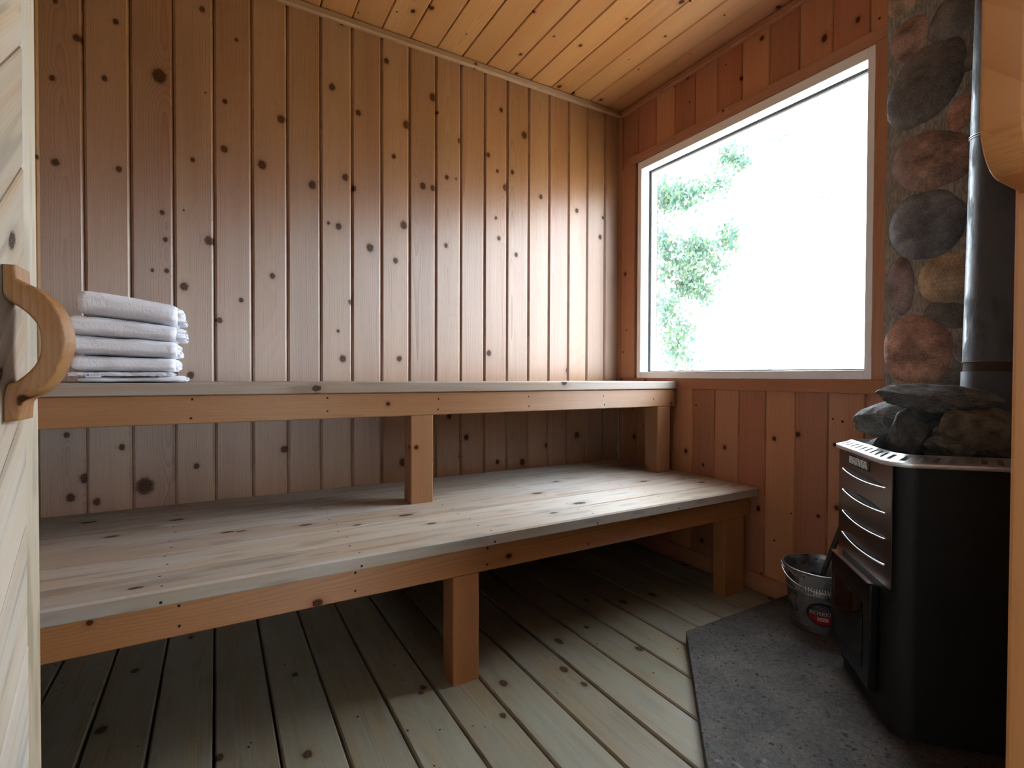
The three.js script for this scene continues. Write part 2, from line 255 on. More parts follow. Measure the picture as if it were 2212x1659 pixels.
// ------------------------------------------------------------------ window
const paint = new THREE.MeshPhysicalMaterial({ color: new THREE.Color().setRGB(0.84, 0.85, 0.87), roughness: 0.5 });
const sashWhite = new THREE.MeshPhysicalMaterial({ color: new THREE.Color().setRGB(0.78, 0.79, 0.8), roughness: 0.4 });
const gasket = new THREE.MeshStandardMaterial({ color: new THREE.Color().setRGB(0.03, 0.035, 0.04), roughness: 0.7 });
const glassPane = new THREE.MeshPhysicalMaterial({ color: 0xffffff, roughness: 0, transmission: 1, thickness: 0, ior: 1.5 });
const ringX = (z0, z1, y0, y1, a0, a1, b0, b1, x0, x1) => mergeGeometries([box(x0, x1, y0, b0, z0, z1), box(x0, x1, b1, y1, z0, z1), box(x0, x1, b0, b1, z0, a0), box(x0, x1, b0, b1, a1, z1)]);
{
  const w = struct('window_1', 'large fixed window with white frame and cedar casing', 'window');
  const head = plank('casing_head', w, M.casing, [-0.018, 2.155, CZ1 - 0.001], [0, 1, 0], [0, 0, -1], [-1, 0, 0], 0.049, 0.017, 1.312, 0.002, sheetGen, 14, { v0: 0.2 });
  plank('casing_sill', w, M.casing, [-0.018, 0.889, CZ1 - 0.001], [0, 1, 0], [0, 0, -1], [-1, 0, 0], 0.052, 0.017, 1.36, 0.002, sheetGen, 15, { v0: 0.5 });
  plank('casing_side', w, M.casing, [-0.018, 0.942, 0.026], [0, 0, 1], [0, 1, 0], [-1, 0, 0], 0.11, 0.017, 1.212, 0.004, sheetGen, 7, { v0: 0.4 });
  plank('casing_side', w, M.casing, [-0.018, 0.942, WZ1 + 0.001], [0, 0, 1], [0, 1, 0], [-1, 0, 0], 0.05, 0.017, 1.212, 0.002, sheetGen, 14, { v0: 1.0, u0: 0.05 });
  const RB = (a) => { const g = new RoundedBoxGeometry(a[1] - a[0], a[3] - a[2], a[5] - a[4], 2, 0.0025); return g.translate((a[0] + a[1]) / 2, (a[2] + a[3]) / 2, (a[4] + a[5]) / 2); };
  part('frame_stile', RB([-0.016, 0.045, WY0, WY1, WZ0, 0.184]), paint, w); part('frame_stile', RB([-0.016, 0.045, WY0, WY1, 1.327, WZ1]), paint, w);
  part('frame_rail', RB([-0.0158, 0.045, WY0, 0.977, 0.1835, 1.3275]), paint, w); part('frame_rail', RB([-0.0158, 0.045, 2.11, WY1, 0.1835, 1.3275]), paint, w);
  part('gasket', ringX(0.165, 1.345, 0.955, 2.13, 0.188, 1.323, 0.981, 2.106, 0.045, 0.054), gasket, w);
  part('sash', ringX(0.165, 1.345, 0.955, 2.13, 0.197, 1.315, 0.984, 2.097, 0.054, 0.09), sashWhite, w);
  part('pane', box(0.0705, 0.0735, 0.984, 2.097, 0.197, 1.315), glassPane, w);
}
// ------------------------------------------------------------------ benches
const HL = 0.4614, HU = 0.9257;
{
  const b = thing('lower_bench', 'long low weathered cedar bench spanning under the higher bench', 'bench', [0, 0, 0]);
  for (let i = 0; i < 6; i++) plank('seat_board', b, M.bench[(i * 3 + 2) % 4], [XL + 0.002, HL + (hsh(i, 4) - 0.5) * 0.001, seatEdges[i] + 0.001], [0, 0, 1], [1, 0, 0], [0, 1, 0], seatEdges[i + 1] - seatEdges[i] - 0.002, 0.038, 2.603, i === 5 ? 0.005 : 0.002, sheetBench, i, { cb: i === 5 ? 0.003 : 0 });
  plank('apron', b, M.apron, [XL + 0.002, HL - 0.0382, 0.875], [0, -1, 0], [1, 0, 0], [0, 0, 1], 0.089, 0.038, 2.585, 0.003, sheetGen, 12, { u0: 0.02, cb: 0.003 });
  const leg = (x, w, d) => plank('leg', b, M.apron, [x, 0.0, 0.875], [1, 0, 0], [0, 1, 0], [0, 0, 1], w, d, HL - 0.1274, 0.003, sheetGen, 15, { u0: 0.01, cb: 0.003, v0: x + 2.6 });
  leg(-1.456, 0.089, 0.078); leg(-0.19, 0.132, 0.06); leg(-2.606, 0.089, 0.078);
  plank('cross_beam', b, M.apron, [-1.43, HL - 0.0382, 0.837], [0, -1, 0], [0, 0, -1], [-1, 0, 0], 0.089, 0.038, 0.836, 0.002, sheetGen, 14);
}
{
  const b = thing('upper_bench', 'high narrow pale cedar bench along the back wall carrying the towels', 'bench', [0, 0, 0]);
  const e = [0, 0.15, 0.3, 0.4495];
  for (let i = 0; i < 3; i++) plank('seat_board', b, M.bench[(i + 1) % 4], [XL + 0.002, HU, e[i] + 0.001], [0, 0, 1], [1, 0, 0], [0, 1, 0], e[i + 1] - e[i] - 0.002, 0.038, 2.604, i === 2 ? 0.003 : 0.002, sheetBench, 6 + i, { cut1: 0.012, cb: i === 2 ? 0.003 : 0 });
  plank('apron', b, M.apronHigh, [XL + 0.002, HU - 0.0382, 0.441], [0, -1, 0], [1, 0, 0], [0, 0, 1], 0.089, 0.038, 2.588, 0.003, sheetGen, 13, { u0: 0.02, cb: 0.003 });
  const leg = (x, w, d) => plank('leg', b, M.apronHigh, [x, HL + 0.0006, 0.441], [1, 0, 0], [0, 1, 0], [0, 0, 1], w, d, HU - HL - 0.128, 0.003, sheetGen, 15, { u0: 0.02, cb: 0.003, v0: x + 2.9 });
  leg(-1.44, 0.089, 0.08); leg(-0.145, 0.091, 0.089); leg(-2.606, 0.089, 0.08);
}
// ------------------------------------------------------------------ noise textures
function canvasTex(w, h, draw, srgb = true) { const c = document.createElement('canvas'); c.width = w; c.height = h; draw(c.getContext('2d'), w, h); const t = new THREE.CanvasTexture(c); if (srgb) t.colorSpace = THREE.SRGBColorSpace; t.wrapS = t.wrapT = THREE.RepeatWrapping; return t; }
function pixelTex(n, f, srgb = true) { const d = new Uint8Array(n * n * 4); for (let y = 0; y < n; y++) for (let x = 0; x < n; x++) { const c = f(x / n, y / n), o = (y * n + x) * 4; for (let k = 0; k < 3; k++) d[o + k] = clamp(Array.isArray(c) ? c[k] : c, 0, 255); d[o + 3] = 255; } const t = new THREE.DataTexture(d, n, n); t.magFilter = THREE.LinearFilter; t.minFilter = THREE.LinearMipmapLinearFilter; t.generateMipmaps = true; if (srgb) t.colorSpace = THREE.SRGBColorSpace; t.wrapS = t.wrapT = THREE.MirroredRepeatWrapping; t.needsUpdate = true; return t; }
const fbm = (x, y) => noise(x, y) * 0.5 + noise(x * 2.1 + 9, y * 2.1) * 0.25 + noise(x * 4.3, y * 4.3 + 5) * 0.15 + noise(x * 8.7, y * 8.7) * 0.1;
const stoneTex = pixelTex(512, (u, v) => { const n = fbm(u * 9, v * 9), s = noise(u * 150, v * 150), q = 150 + (n - 0.5) * 130 + (s - 0.5) * 46; return [q, q * 0.985, q * 0.96]; });
const mortarTex = pixelTex(512, (u, v) => { const n = fbm(u * 6, v * 6), s = noise(u * 190, v * 190), q = 168 + (n - 0.5) * 60 + (s - 0.5) * 60; return [q, q * 0.98, q * 0.94]; });
const terryTex = pixelTex(512, (u, v) => { const q = 150 + (noise(u * 230, v * 230) - 0.5) * 200 + (noise(u * 90, v * 90) - 0.5) * 90; return q; }, false);

// ------------------------------------------------------------------ hearth slab
{
  const sh = new THREE.Shape([[-0.003, 1.0475], [-0.6266, 1.0475], [-1.24, 1.661], [-1.24, ZD - 0.002], [-0.003, ZD - 0.002]].map(([x, z]) => new THREE.Vector2(x, -z)));
  const g = new THREE.ExtrudeGeometry(sh, { depth: 0.036, bevelEnabled: true, bevelThickness: 0.002, bevelSize: 0.002, bevelOffset: -0.002, bevelSegments: 2 }).rotateX(-Math.PI / 2).translate(0, 0.0022, 0);
  const uv = g.attributes.uv, p = g.attributes.position; for (let i = 0; i < p.count; i++) uv.setXY(i, (p.getX(i) + 1.3 + p.getY(i)) / 1.3, (p.getZ(i) - 0.95 + p.getY(i)) / 1.3);
  const T = canvasTex(2048, 2048, (c, w) => {
    const im = c.createImageData(w, w); for (let y = 0; y < w; y++) for (let x = 0; x < w; x++) { const u = x / w, v = y / w, n = fbm(u * 12, v * 12), s = noise(u * 500, v * 500), s2 = noise(u * 170, v * 170), q = 128 + (n - 0.5) * 70 + (s - 0.5) * 44 + (s2 - 0.5) * 30, o = (y * w + x) * 4; im.data[o] = q * 1.0; im.data[o + 1] = q * 0.95; im.data[o + 2] = q * 0.9; im.data[o + 3] = 255; }
    c.putImageData(im, 0, 0);
    const blob = (x, y, r, k, col) => { c.fillStyle = col; c.beginPath(); const a0 = rnd() * 6.3, n = 9; for (let i = 0; i < n; i++) { const a = a0 + i / n * 6.283, q = r * rr(0.6, 1.1), dx = Math.cos(a) * q, dy = Math.sin(a) * q * k, t = a0; c.lineTo(x + dx * Math.cos(t) - dy * Math.sin(t), y + dx * Math.sin(t) + dy * Math.cos(t)); } c.fill(); };
    for (let i = 0; i < 4200; i++) { const q = rr(28, 62); blob(rnd() * w, rnd() * w, Math.pow(rnd(), 2.6) * 11 + 2, rr(0.35, 0.9), 'rgba(' + [q, q * 0.97, q * 0.92].map(Math.round) + ',' + rr(0.55, 0.95).toFixed(2) + ')'); }
    for (let i = 0; i < 500; i++) blob(rnd() * w, rnd() * w, rr(2, 8), rr(0.4, 0.9), 'rgba(' + [170, 160, 148].map(Math.round) + ',0.6)');
    for (let i = 0; i < 150; i++) blob(rnd() * w * 0.5, w * rr(0.25, 0.8), rr(5, 16), rr(0.4, 0.9), ['rgba(70,78,104,.75)', 'rgba(88,108,118,.75)', 'rgba(96,130,136,.7)'][i % 3]);
    for (let i = 0; i < 90; i++) blob(w * rr(0.02, 0.32), w * rr(0.42, 0.7), rr(5, 18), rr(0.3, 0.9), ['rgba(150,172,176,.85)', 'rgba(186,196,198,.85)', 'rgba(120,150,160,.8)'][i % 3]);
  });
  T.flipY = false;
  solo('concrete_hearth', g, new THREE.MeshPhysicalMaterial({ map: T, bumpMap: T, bumpScale: 0.0012, color: new THREE.Color().setRGB(0.25, 0.235, 0.225), specularIntensity: 0.5, roughness: 0.7 }), 'speckled grey concrete hearth pad under the black stove', 'hearth');
}
// ------------------------------------------------------------------ river stone wall
{
  const w = struct('wall_stone', 'river stone heat shield wall behind the stove', 'wall');
  const mm = new THREE.MeshStandardMaterial({ map: mortarTex.clone(), bumpMap: mortarTex, bumpScale: 0.004, color: new THREE.Color().setRGB(0.66, 0.65, 0.63), roughness: 0.95 });
  const g = new THREE.PlaneGeometry(ZD - CZ1, HC, 60, 200); const p = g.attributes.position;
  for (let i = 0; i < p.count; i++) p.setZ(i, (fbm(p.getX(i) * 9 + 4, p.getY(i) * 9) - 0.5) * 0.014);
  g.computeVertexNormals(); g.rotateY(-Math.PI / 2).translate(-0.044, HC / 2, (ZD + CZ1) / 2);
  part('mortar', mergeGeometries([g, box(-0.04, -0.001, 0, HC, CZ1 + 0.0005, ZD)].map((q) => q.toNonIndexed())), mm, w);
  const cols = { slate: [0.16, 0.165, 0.18], dark: [0.14, 0.13, 0.12], brown: [0.3, 0.19, 0.15], red: [0.4, 0.22, 0.16], tan: [0.42, 0.31, 0.2], purple: [0.24, 0.18, 0.18], grey: [0.3, 0.28, 0.25] }, mats = {};
  for (const k in cols) mats[k] = new THREE.MeshStandardMaterial({ map: stoneTex, bumpMap: stoneTex, bumpScale: 0.0025, color: new THREE.Color().setRGB(...cols[k].map((v, i) => v * [2.9, 3.0, 3.2][i])), roughness: 0.72 });
  const list = [[1.44, 2.24, 0.045, 0.06, 0, 'tan'], [1.588, 2.095, 0.062, 0.062, 0.2, 'dark'], [1.463, 2.096, 0.05, 0.068, -0.2, 'brown'], [1.514, 1.918, 0.09, 0.12, -0.55, 'dark'], [1.635, 1.939, 0.03, 0.04, 0, 'dark'], [1.62, 1.785, 0.045, 0.052, -0.5, 'red'], [1.532, 1.661, 0.108, 0.082, -0.35, 'brown'], [1.52, 1.457, 0.1, 0.1, -0.25, 'slate'], [1.452, 1.257, 0.038, 0.1, 0.05, 'purple'], [1.582, 1.27, 0.072, 0.07, 0.3, 'tan'], [1.582, 1.15, 0.066, 0.044, -0.25, 'dark'], [1.502, 1.041, 0.088, 0.104, 0, 'red'], [1.625, 1.039, 0.032, 0.04, 0, 'grey'], [1.607, 0.948, 0.044, 0.036, 0, 'dark'], [1.452, 0.866, 0.048, 0.07, 0, 'tan'], [1.55, 0.885, 0.05, 0.045, 0, 'dark']];
  const keys = Object.keys(cols);
  for (let i = 0, tries = 0; i < 46 && tries < 6000; tries++) {
    const big = tries < 1500 ? rr(0.06, 0.11) : rr(0.03, 0.06), z = rr(CZ1 + 0.05, ZD - 0.06), y = rr(0.06, HC - 0.07);
    if (z < 1.66 && y > 0.8 && y < 2.3) continue;
    if (z - big < CZ1 + 0.004 || z + big > ZD - 0.004 || y - big < 0.045 || y + big > HC - 0.005) continue;
    if (list.some((q) => Math.hypot((q[0] - z), (q[1] - y)) < big * 1.02 + Math.max(q[2], q[3]) * 0.95)) continue;
    list.push([z, y, big, big * rr(0.8, 1.05), rr(-0.6, 0.6), keys[Math.floor(rnd() * keys.length)]]); i++;
  }
  list.forEach(([z, y, rz, ry, tilt, c], i) => {
    const s = new THREE.SphereGeometry(1, 28, 20), q = s.attributes.position, uv = s.attributes.uv;
    for (let k = 0; k < q.count; k++) {
      const v = V3().fromBufferAttribute(q, k), n = 1 + (noise3(v.x * 1.3 + i * 9, v.y * 1.3, v.z * 1.3) - 0.5) * 0.32; v.multiplyScalar(n);
      v.z *= rz * 1.17; v.y *= ry * 1.17; v.x *= Math.min(0.034, Math.min(rz, ry) * 0.42);
      const cz = v.z * Math.cos(tilt) - v.y * Math.sin(tilt), cy = v.z * Math.sin(tilt) + v.y * Math.cos(tilt);
      q.setXYZ(k, v.x - 0.036, y + cy, Math.max(CZ1 + 0.001, z + cz)); uv.setXY(k, (z + cz) * 2.4 + i * 0.13, (y + cy) * 2.4);
    }
    const gg = mergeVertices(s); gg.computeVertexNormals(); part('stone', gg, mats[c], w);
  });
}
// ------------------------------------------------------------------ stove; its own axes: +z front, +x the side towards the door
const TH = -Math.PI * 0.75, SC = [-0.335, 0.0402, 1.6955];
const sLoc = (x, y, z) => V3(x, y, z).applyAxisAngle(V3(0, 1, 0), TH).add(V3(...SC));
const blackSteel = new THREE.MeshPhysicalMaterial({ color: new THREE.Color().setRGB(0.011, 0.0115, 0.012), roughness: 0.55, specularIntensity: 0.7 });
const steelTex = pixelTex(256, (u, v) => 120 + (noise(u * 6, v * 240) - 0.5) * 60 + (fbm(u * 5, v * 5) - 0.5) * 120, false);
const steel = new THREE.MeshPhysicalMaterial({ color: new THREE.Color().setRGB(0.3, 0.26, 0.23), metalness: 1, roughness: 0.3 });
const rimSteel = new THREE.MeshPhysicalMaterial({ color: new THREE.Color().setRGB(0.72, 0.72, 0.72), metalness: 1, roughness: 0.42 });
const rimSteelTwo = rimSteel.clone(); rimSteelTwo.side = THREE.DoubleSide;
const chrome = new THREE.MeshPhysicalMaterial({ color: new THREE.Color().setRGB(0.8, 0.8, 0.8), metalness: 1, roughness: 0.15 });
const darkIn = new THREE.MeshStandardMaterial({ color: new THREE.Color().setRGB(0.008, 0.008, 0.008), roughness: 0.9 });
function rrect(x0, x1, y0, y1, r, P = THREE.Shape, q = r) { const s = new P(); s.moveTo(x0 + r, y0); s.lineTo(x1 - r, y0); s.absarc(x1 - r, y0 + r, r, -Math.PI / 2, 0); s.lineTo(x1, y1 - q); s.absarc(x1 - q, y1 - q, q, 0, Math.PI / 2); s.lineTo(x0 + q, y1); s.absarc(x0 + q, y1 - q, q, Math.PI / 2, Math.PI); s.lineTo(x0, y0 + r); s.absarc(x0 + r, y0 + r, r, Math.PI, Math.PI * 1.5); return s; }
const up = (shape, y0, y1, bev = 0) => new THREE.ExtrudeGeometry(shape, { depth: y1 - y0 - 2 * bev, curveSegments: 10, bevelEnabled: bev > 0, bevelThickness: bev, bevelSize: bev, bevelOffset: -bev, bevelSegments: 2 }).rotateX(-Math.PI / 2).translate(0, y0 + bev, 0);
{
  const st = thing('sauna_stove', 'black wood burning sauna stove with stainless louvred front and stone basket', 'stove', SC, TH);
  const body = rrect(-0.198, 0.198, -0.206, 0.196, 0.05, THREE.Shape, 0.13); body.holes.push(rrect(-0.176, 0.176, -0.184, 0.174, 0.04, THREE.Path, 0.115));
  part('body', toCreasedNormals(up(body, 0.03, 0.694), 0.6), blackSteel, st);
  part('basket_floor', up(rrect(-0.19, 0.19, -0.195, 0.188, 0.045, THREE.Shape, 0.125), 0.585, 0.6), blackSteel, st);
  part('plinth', up(rrect(-0.185, 0.185, -0.2, 0.185, 0.04, THREE.Shape, 0.12), 0, 0.0295), blackSteel, st);
  // sloping top rim of sheet steel, pierced by slanting slots
  const loop = (sh, n) => { const L = sh.getSpacedPoints(n); return L.slice(0, n); }, NR = 220;
  const oL = loop(rrect(-0.212, 0.212, -0.226, 0.206, 0.062, THREE.Shape, 0.14), NR), iL = loop(rrect(-0.176, 0.176, -0.19, 0.17, 0.048, THREE.Shape, 0.105), NR);
  const rp = [], at3 = (k, t, dy) => { const o = oL[(k + NR) % NR], i = iL[(k + Math.round(t * 2) + NR) % NR], q = iL[(k + NR) % NR]; const x = lerp(o.x, lerp(q.x, i.x, t), t), y = lerp(o.y, lerp(q.y, i.y, t), t); return [x, lerp(0.6985, 0.7165, t) + dy, -y]; };
  const quad = (a, b, c, d) => rp.push(...a, ...b, ...c, ...a, ...c, ...d);
  for (let k = 0; k < NR; k++) for (const [t0, t1, open] of [[0, 0.24, 0], [0.24, 0.8, 1], [0.8, 1, 0]]) {
    if (open && k % 5 < 2) continue;
    for (const dy of [0, -0.0016]) dy ? quad(at3(k, t0, dy), at3(k, t1, dy), at3(k + 1, t1, dy), at3(k + 1, t0, dy)) : quad(at3(k, t0, dy), at3(k + 1, t0, dy), at3(k + 1, t1, dy), at3(k, t1, dy));
  }
  for (let k = 0; k < NR; k++) quad(at3(k, 1, 0), at3(k + 1, 1, 0), at3(k + 1, 1, -0.03), at3(k, 1, -0.03));
  const rg = new THREE.BufferGeometry(); rg.setAttribute('position', new THREE.Float32BufferAttribute(rp, 3)); rg.computeVertexNormals();
  part('top_rim', rg, rimSteelTwo, st);
  const lip = rrect(-0.2125, 0.2125, -0.2265, 0.2065, 0.0625, THREE.Shape, 0.1405); lip.holes.push(rrect(-0.2085, 0.2085, -0.2225, 0.2025, 0.0585, THREE.Path, 0.1365));
  part('rim_lip', toCreasedNormals(up(lip, 0.688, 0.6995, 0.0012), 0.7), rimSteel, st);
  // stainless front with lens shaped louvres
  const fr = rrect(-0.18, 0.18, 0.372, 0.697, 0.004), ys = [0.625, 0.56, 0.493, 0.426], lips = [];
  const arc = (y, sag, n = 14) => Array.from({ length: n + 1 }, (_, i) => { const t = i / n * 2 - 1; return [t * 0.148, y + sag * (1 - t * t)]; });
  for (const y of ys) {
    const h = new THREE.Path(), upA = arc(y, 0.0105), loA = arc(y, -0.006).reverse(); h.moveTo(...upA[0]); [...upA.slice(1), ...loA.slice(1, -1)].forEach((q) => h.lineTo(...q)); h.closePath(); fr.holes.push(h);
    lips.push(arc(y - 0.0008, -0.0065));
  }
  const pan = part('front_panel', new THREE.ExtrudeGeometry(fr, { depth: 0.0025, bevelEnabled: false }).translate(0, 0, 0.2075), steel, st);
  lips.forEach((L) => { const pts = L.map(([x, y], i) => [x, y, 0.2105 + 0.008 * (1 - (x / 0.148) ** 2)]); part('louvre_lip', tube(pts, 0.0022, 40, 8), rimSteel, pan); });
  part('front_backing', box(-0.178, 0.178, 0.375, 0.695, 0.2061, 0.2068), blackSteel, st);
  // maker's name in raised letters
  const font = await new FontLoader().loadAsync('fonts/droid/droid_sans_bold.typeface.json');
  const txt = new TextGeometry('HARVIA', { font, size: 0.021, depth: 0.003, curveSegments: 4 }); txt.computeBoundingBox(); const bb = txt.boundingBox; txt.scale(0.124 / (bb.max.x - bb.min.x), 1, 1).translate(-0.088, 0.6525, 0.2122);
  const pl = part('name_plate', box(-0.09, 0.052, 0.648, 0.678, 0.2101, 0.212), new THREE.MeshStandardMaterial({ color: new THREE.Color().setRGB(0.06, 0.05, 0.045), roughness: 0.5, metalness: 0.5 }), st);
  part('letters', txt, new THREE.MeshPhysicalMaterial({ color: new THREE.Color().setRGB(0.7, 0.7, 0.68), roughness: 0.45, metalness: 0.3 }), pl).userData.label = 'silver raised letters reading HARVIA';
  // fire door
  const dr = part('fire_door', new RoundedBoxGeometry(0.29, 0.285, 0.022, 3, 0.006).translate(-0.03, 0.215, 0.22), new THREE.MeshPhysicalMaterial({ color: new THREE.Color().setRGB(0.008, 0.008, 0.008), roughness: 0.28 }), st);
  part('glass', new RoundedBoxGeometry(0.21, 0.18, 0.006, 2, 0.002).translate(-0.03, 0.205, 0.231), new THREE.MeshPhysicalMaterial({ color: new THREE.Color().setRGB(0.004, 0.004, 0.004), roughness: 0.06 }), dr);
  part('top_edge', box(-0.172, 0.11, 0.3575, 0.3605, 0.208, 0.2335), chrome, dr);
}
// ------------------------------------------------------------------ flue pipe
{
  const tex = pixelTex(512, (u, v) => { const n = fbm(u * 22, v * 22), s = noise(u * 200, v * 200); return 90 + smooth(0.45, 0.75, n) * 90 + (s - 0.5) * 50; }, false);
  const pm = new THREE.MeshPhysicalMaterial({ color: new THREE.Color().setRGB(0.055, 0.06, 0.068), metalness: 0.2, roughness: 1.1, roughnessMap: tex, bumpMap: tex, bumpScale: 0.0005 });
  const p = thing('stove_pipe', 'tall blackened steel stove pipe rising from the stove', 'pipe', [-0.2585, 0.6405, 1.772]);
  const at = (y) => [0.864 * 0.02 * (y - 1), y - 0.6405, 0.503 * 0.02 * (y - 1)];
  part('lower_pipe', cyl(0.0775, 0.0775, at(0.6405), at(0.965), 48), new THREE.MeshPhysicalMaterial({ color: new THREE.Color().setRGB(0.045, 0.052, 0.062), metalness: 0.2, roughness: 0.5 }), p);
  part('joint', cyl(0.0735, 0.0735, at(0.965), at(0.992), 48), new THREE.MeshStandardMaterial({ color: new THREE.Color().setRGB(0.035, 0.022, 0.016), roughness: 0.9 }), p);
  part('joint_bead', new THREE.TorusGeometry(0.0755, 0.002, 8, 48).rotateX(Math.PI / 2).translate(...at(0.9925)), new THREE.MeshStandardMaterial({ color: new THREE.Color().setRGB(0.14, 0.07, 0.045), roughness: 0.8, metalness: 0.3 }), p);
  part('upper_pipe', cyl(0.0755, 0.0755, at(0.992), at(2.5045), 48), pm, p);
  const pts = []; for (let i = 0; i <= 60; i++) { const a = i / 60 * Math.PI * 4, c = at(1.605 + i / 60 * 0.012 + Math.cos(a) * 0.012); pts.push([c[0] + Math.cos(a) * 0.0772, c[1], c[2] + Math.sin(a) * 0.0772]); }
  part('tie_wire', tube(pts, 0.0011, 160, 6), new THREE.MeshStandardMaterial({ color: new THREE.Color().setRGB(0.35, 0.36, 0.37), metalness: 0.9, roughness: 0.4 }), p);
}
// ------------------------------------------------------------------ stones on the stove
const rockM = [[0.16, 0.165, 0.17], [0.115, 0.115, 0.11], [0.21, 0.22, 0.23], [0.17, 0.145, 0.11]].map((c) => new THREE.MeshStandardMaterial({ map: stoneTex, bumpMap: stoneTex, bumpScale: 0.004, color: new THREE.Color().setRGB(...c.map((v) => v * 1.9)), roughness: 0.82 }));
function rock(seed, rx, ry, rz, cuts = 17) {
  const g = mergeVertices(new THREE.IcosahedronGeometry(1, 14).deleteAttribute('uv').deleteAttribute('normal')), p = g.attributes.position, pl = [];
  for (let i = 0; i < cuts; i++) { const a = hsh(seed * 31 + i, 7) * 6.283, z = hsh(seed * 17 + i, 11) * 2 - 1, s = Math.sqrt(1 - z * z); pl.push([V3(Math.cos(a) * s, z, Math.sin(a) * s), 0.6 + hsh(seed * 13 + i, 3) * 0.26]); }
  const uv = new Float32Array(p.count * 2);
  for (let k = 0; k < p.count; k++) {
    const v = V3().fromBufferAttribute(p, k).normalize(); let r = 1.12;
    for (const [n, d] of pl) { const c = n.dot(v); if (c > 0.05) { const t = d / c; r = Math.min(r, t) ; } }
    r += (noise3(v.x * 3 + seed, v.y * 3, v.z * 3) - 0.5) * 0.12 + (noise3(v.x * 9 + seed, v.y * 9, v.z * 9) - 0.5) * 0.09 + (noise3(v.x * 26 + seed, v.y * 26, v.z * 26) - 0.5) * 0.03;
    v.multiplyScalar(r); p.setXYZ(k, v.x * rx, v.y * ry, v.z * rz); uv[k * 2] = v.x * rx * 5 + v.z * rz * 3 + seed * 0.37; uv[k * 2 + 1] = v.y * ry * 5 + v.z * rz * 2.4;
  }
  g.setAttribute('uv', new THREE.BufferAttribute(uv, 2)); g.computeVertexNormals(); const f = toCreasedNormals(g, 0.4), fp = f.attributes.position, fu = f.attributes.uv, a = V3(), b = V3(), c = V3();
  for (let i = 0; i < fp.count; i += 3) { a.fromBufferAttribute(fp, i); b.fromBufferAttribute(fp, i + 1); c.fromBufferAttribute(fp, i + 2); const n = b.clone().sub(a).cross(c.clone().sub(a)), ax = Math.abs(n.x), ay = Math.abs(n.y), az = Math.abs(n.z); [a, b, c].forEach((v, k) => fu.setXY(i + k, (ay >= ax && ay >= az ? v.x : ax >= az ? v.z : v.x) * 5 + seed * 0.37, (ay >= ax && ay >= az ? v.z : v.y) * 5 + seed * 0.19)); }
  return f;
}
{
  const G = 'sauna stones piled in the stove basket', yaw0 = TH + Math.PI / 2;
  const add = (seed, P, r, m, rot, label) => { const k = solo('sauna_stone', rock(seed, ...r), rockM[m], label, 'stone', G); k.position.set(...P); k.rotation.set(rot[0], rot[1], rot[2]); return k; };
  const vw = -0.527;   // x axis of a stone turned across the view from the doorway
  add(1, [-0.452, 0.887, 1.706], [0.145, 0.04, 0.07], 0, [0.05, vw - 0.2, -0.03], 'long flat grey slab stone lying on top of the sauna stones');
  add(2, [-0.402, 0.822, 1.611], [0.13, 0.058, 0.066], 2, [0.1, vw, 0.2], 'large wedge shaped grey stone under the flat slab, at the window side');
  add(3, [-0.478, 0.794, 1.656], [0.06, 0.066, 0.048], 1, [0.1, vw + 0.2, 0.1], 'upright blocky grey stone standing above the louvred front');
  add(4, [-0.388, 0.755, 1.547], [0.045, 0.024, 0.032], 0, [0, vw, 0.15], 'small low grey stone tucked against the rim beside the wedge stone');
  add(5, [-0.398, 0.829, 1.786], [0.116, 0.062, 0.062], 3, [0.15, vw, -0.08], 'large brownish rounded stone in front of the stove pipe');
  add(6, [-0.42, 0.775, 1.7], [0.044, 0.036, 0.034], 1, [0.3, vw, 0.2], 'small dark stone wedged behind the blocky upright stone');
  add(7, [-0.44, 0.777, 1.75], [0.078, 0.034, 0.04], 3, [0, vw, 0.12], 'low stone with a rusty brown patch near the rim');
  add(8, [-0.39, 0.755, 1.815], [0.072, 0.026, 0.04], 1, [0, vw, -0.1], 'low dark stone under the large brownish stone');
  add(9, [-0.325, 0.79, 1.61], [0.06, 0.05, 0.05], 1, [0.3, vw, 0.3], 'dark stone behind the wedge stone on the window side');
  for (const [i, x, z] of [[0, -0.1, 0.1], [1, 0, 0.1], [2, 0.1, 0.1], [3, -0.1, 0.0], [4, 0.0, 0.01], [5, 0.1, 0.0]]) { const q = sLoc(x, 0, z); add(20 + i, [q.x, 0.678, q.z], [0.05, 0.04, 0.048], i % 2, [0, i * 1.1, 0], 'dark stone buried low in the stove basket'); }
}
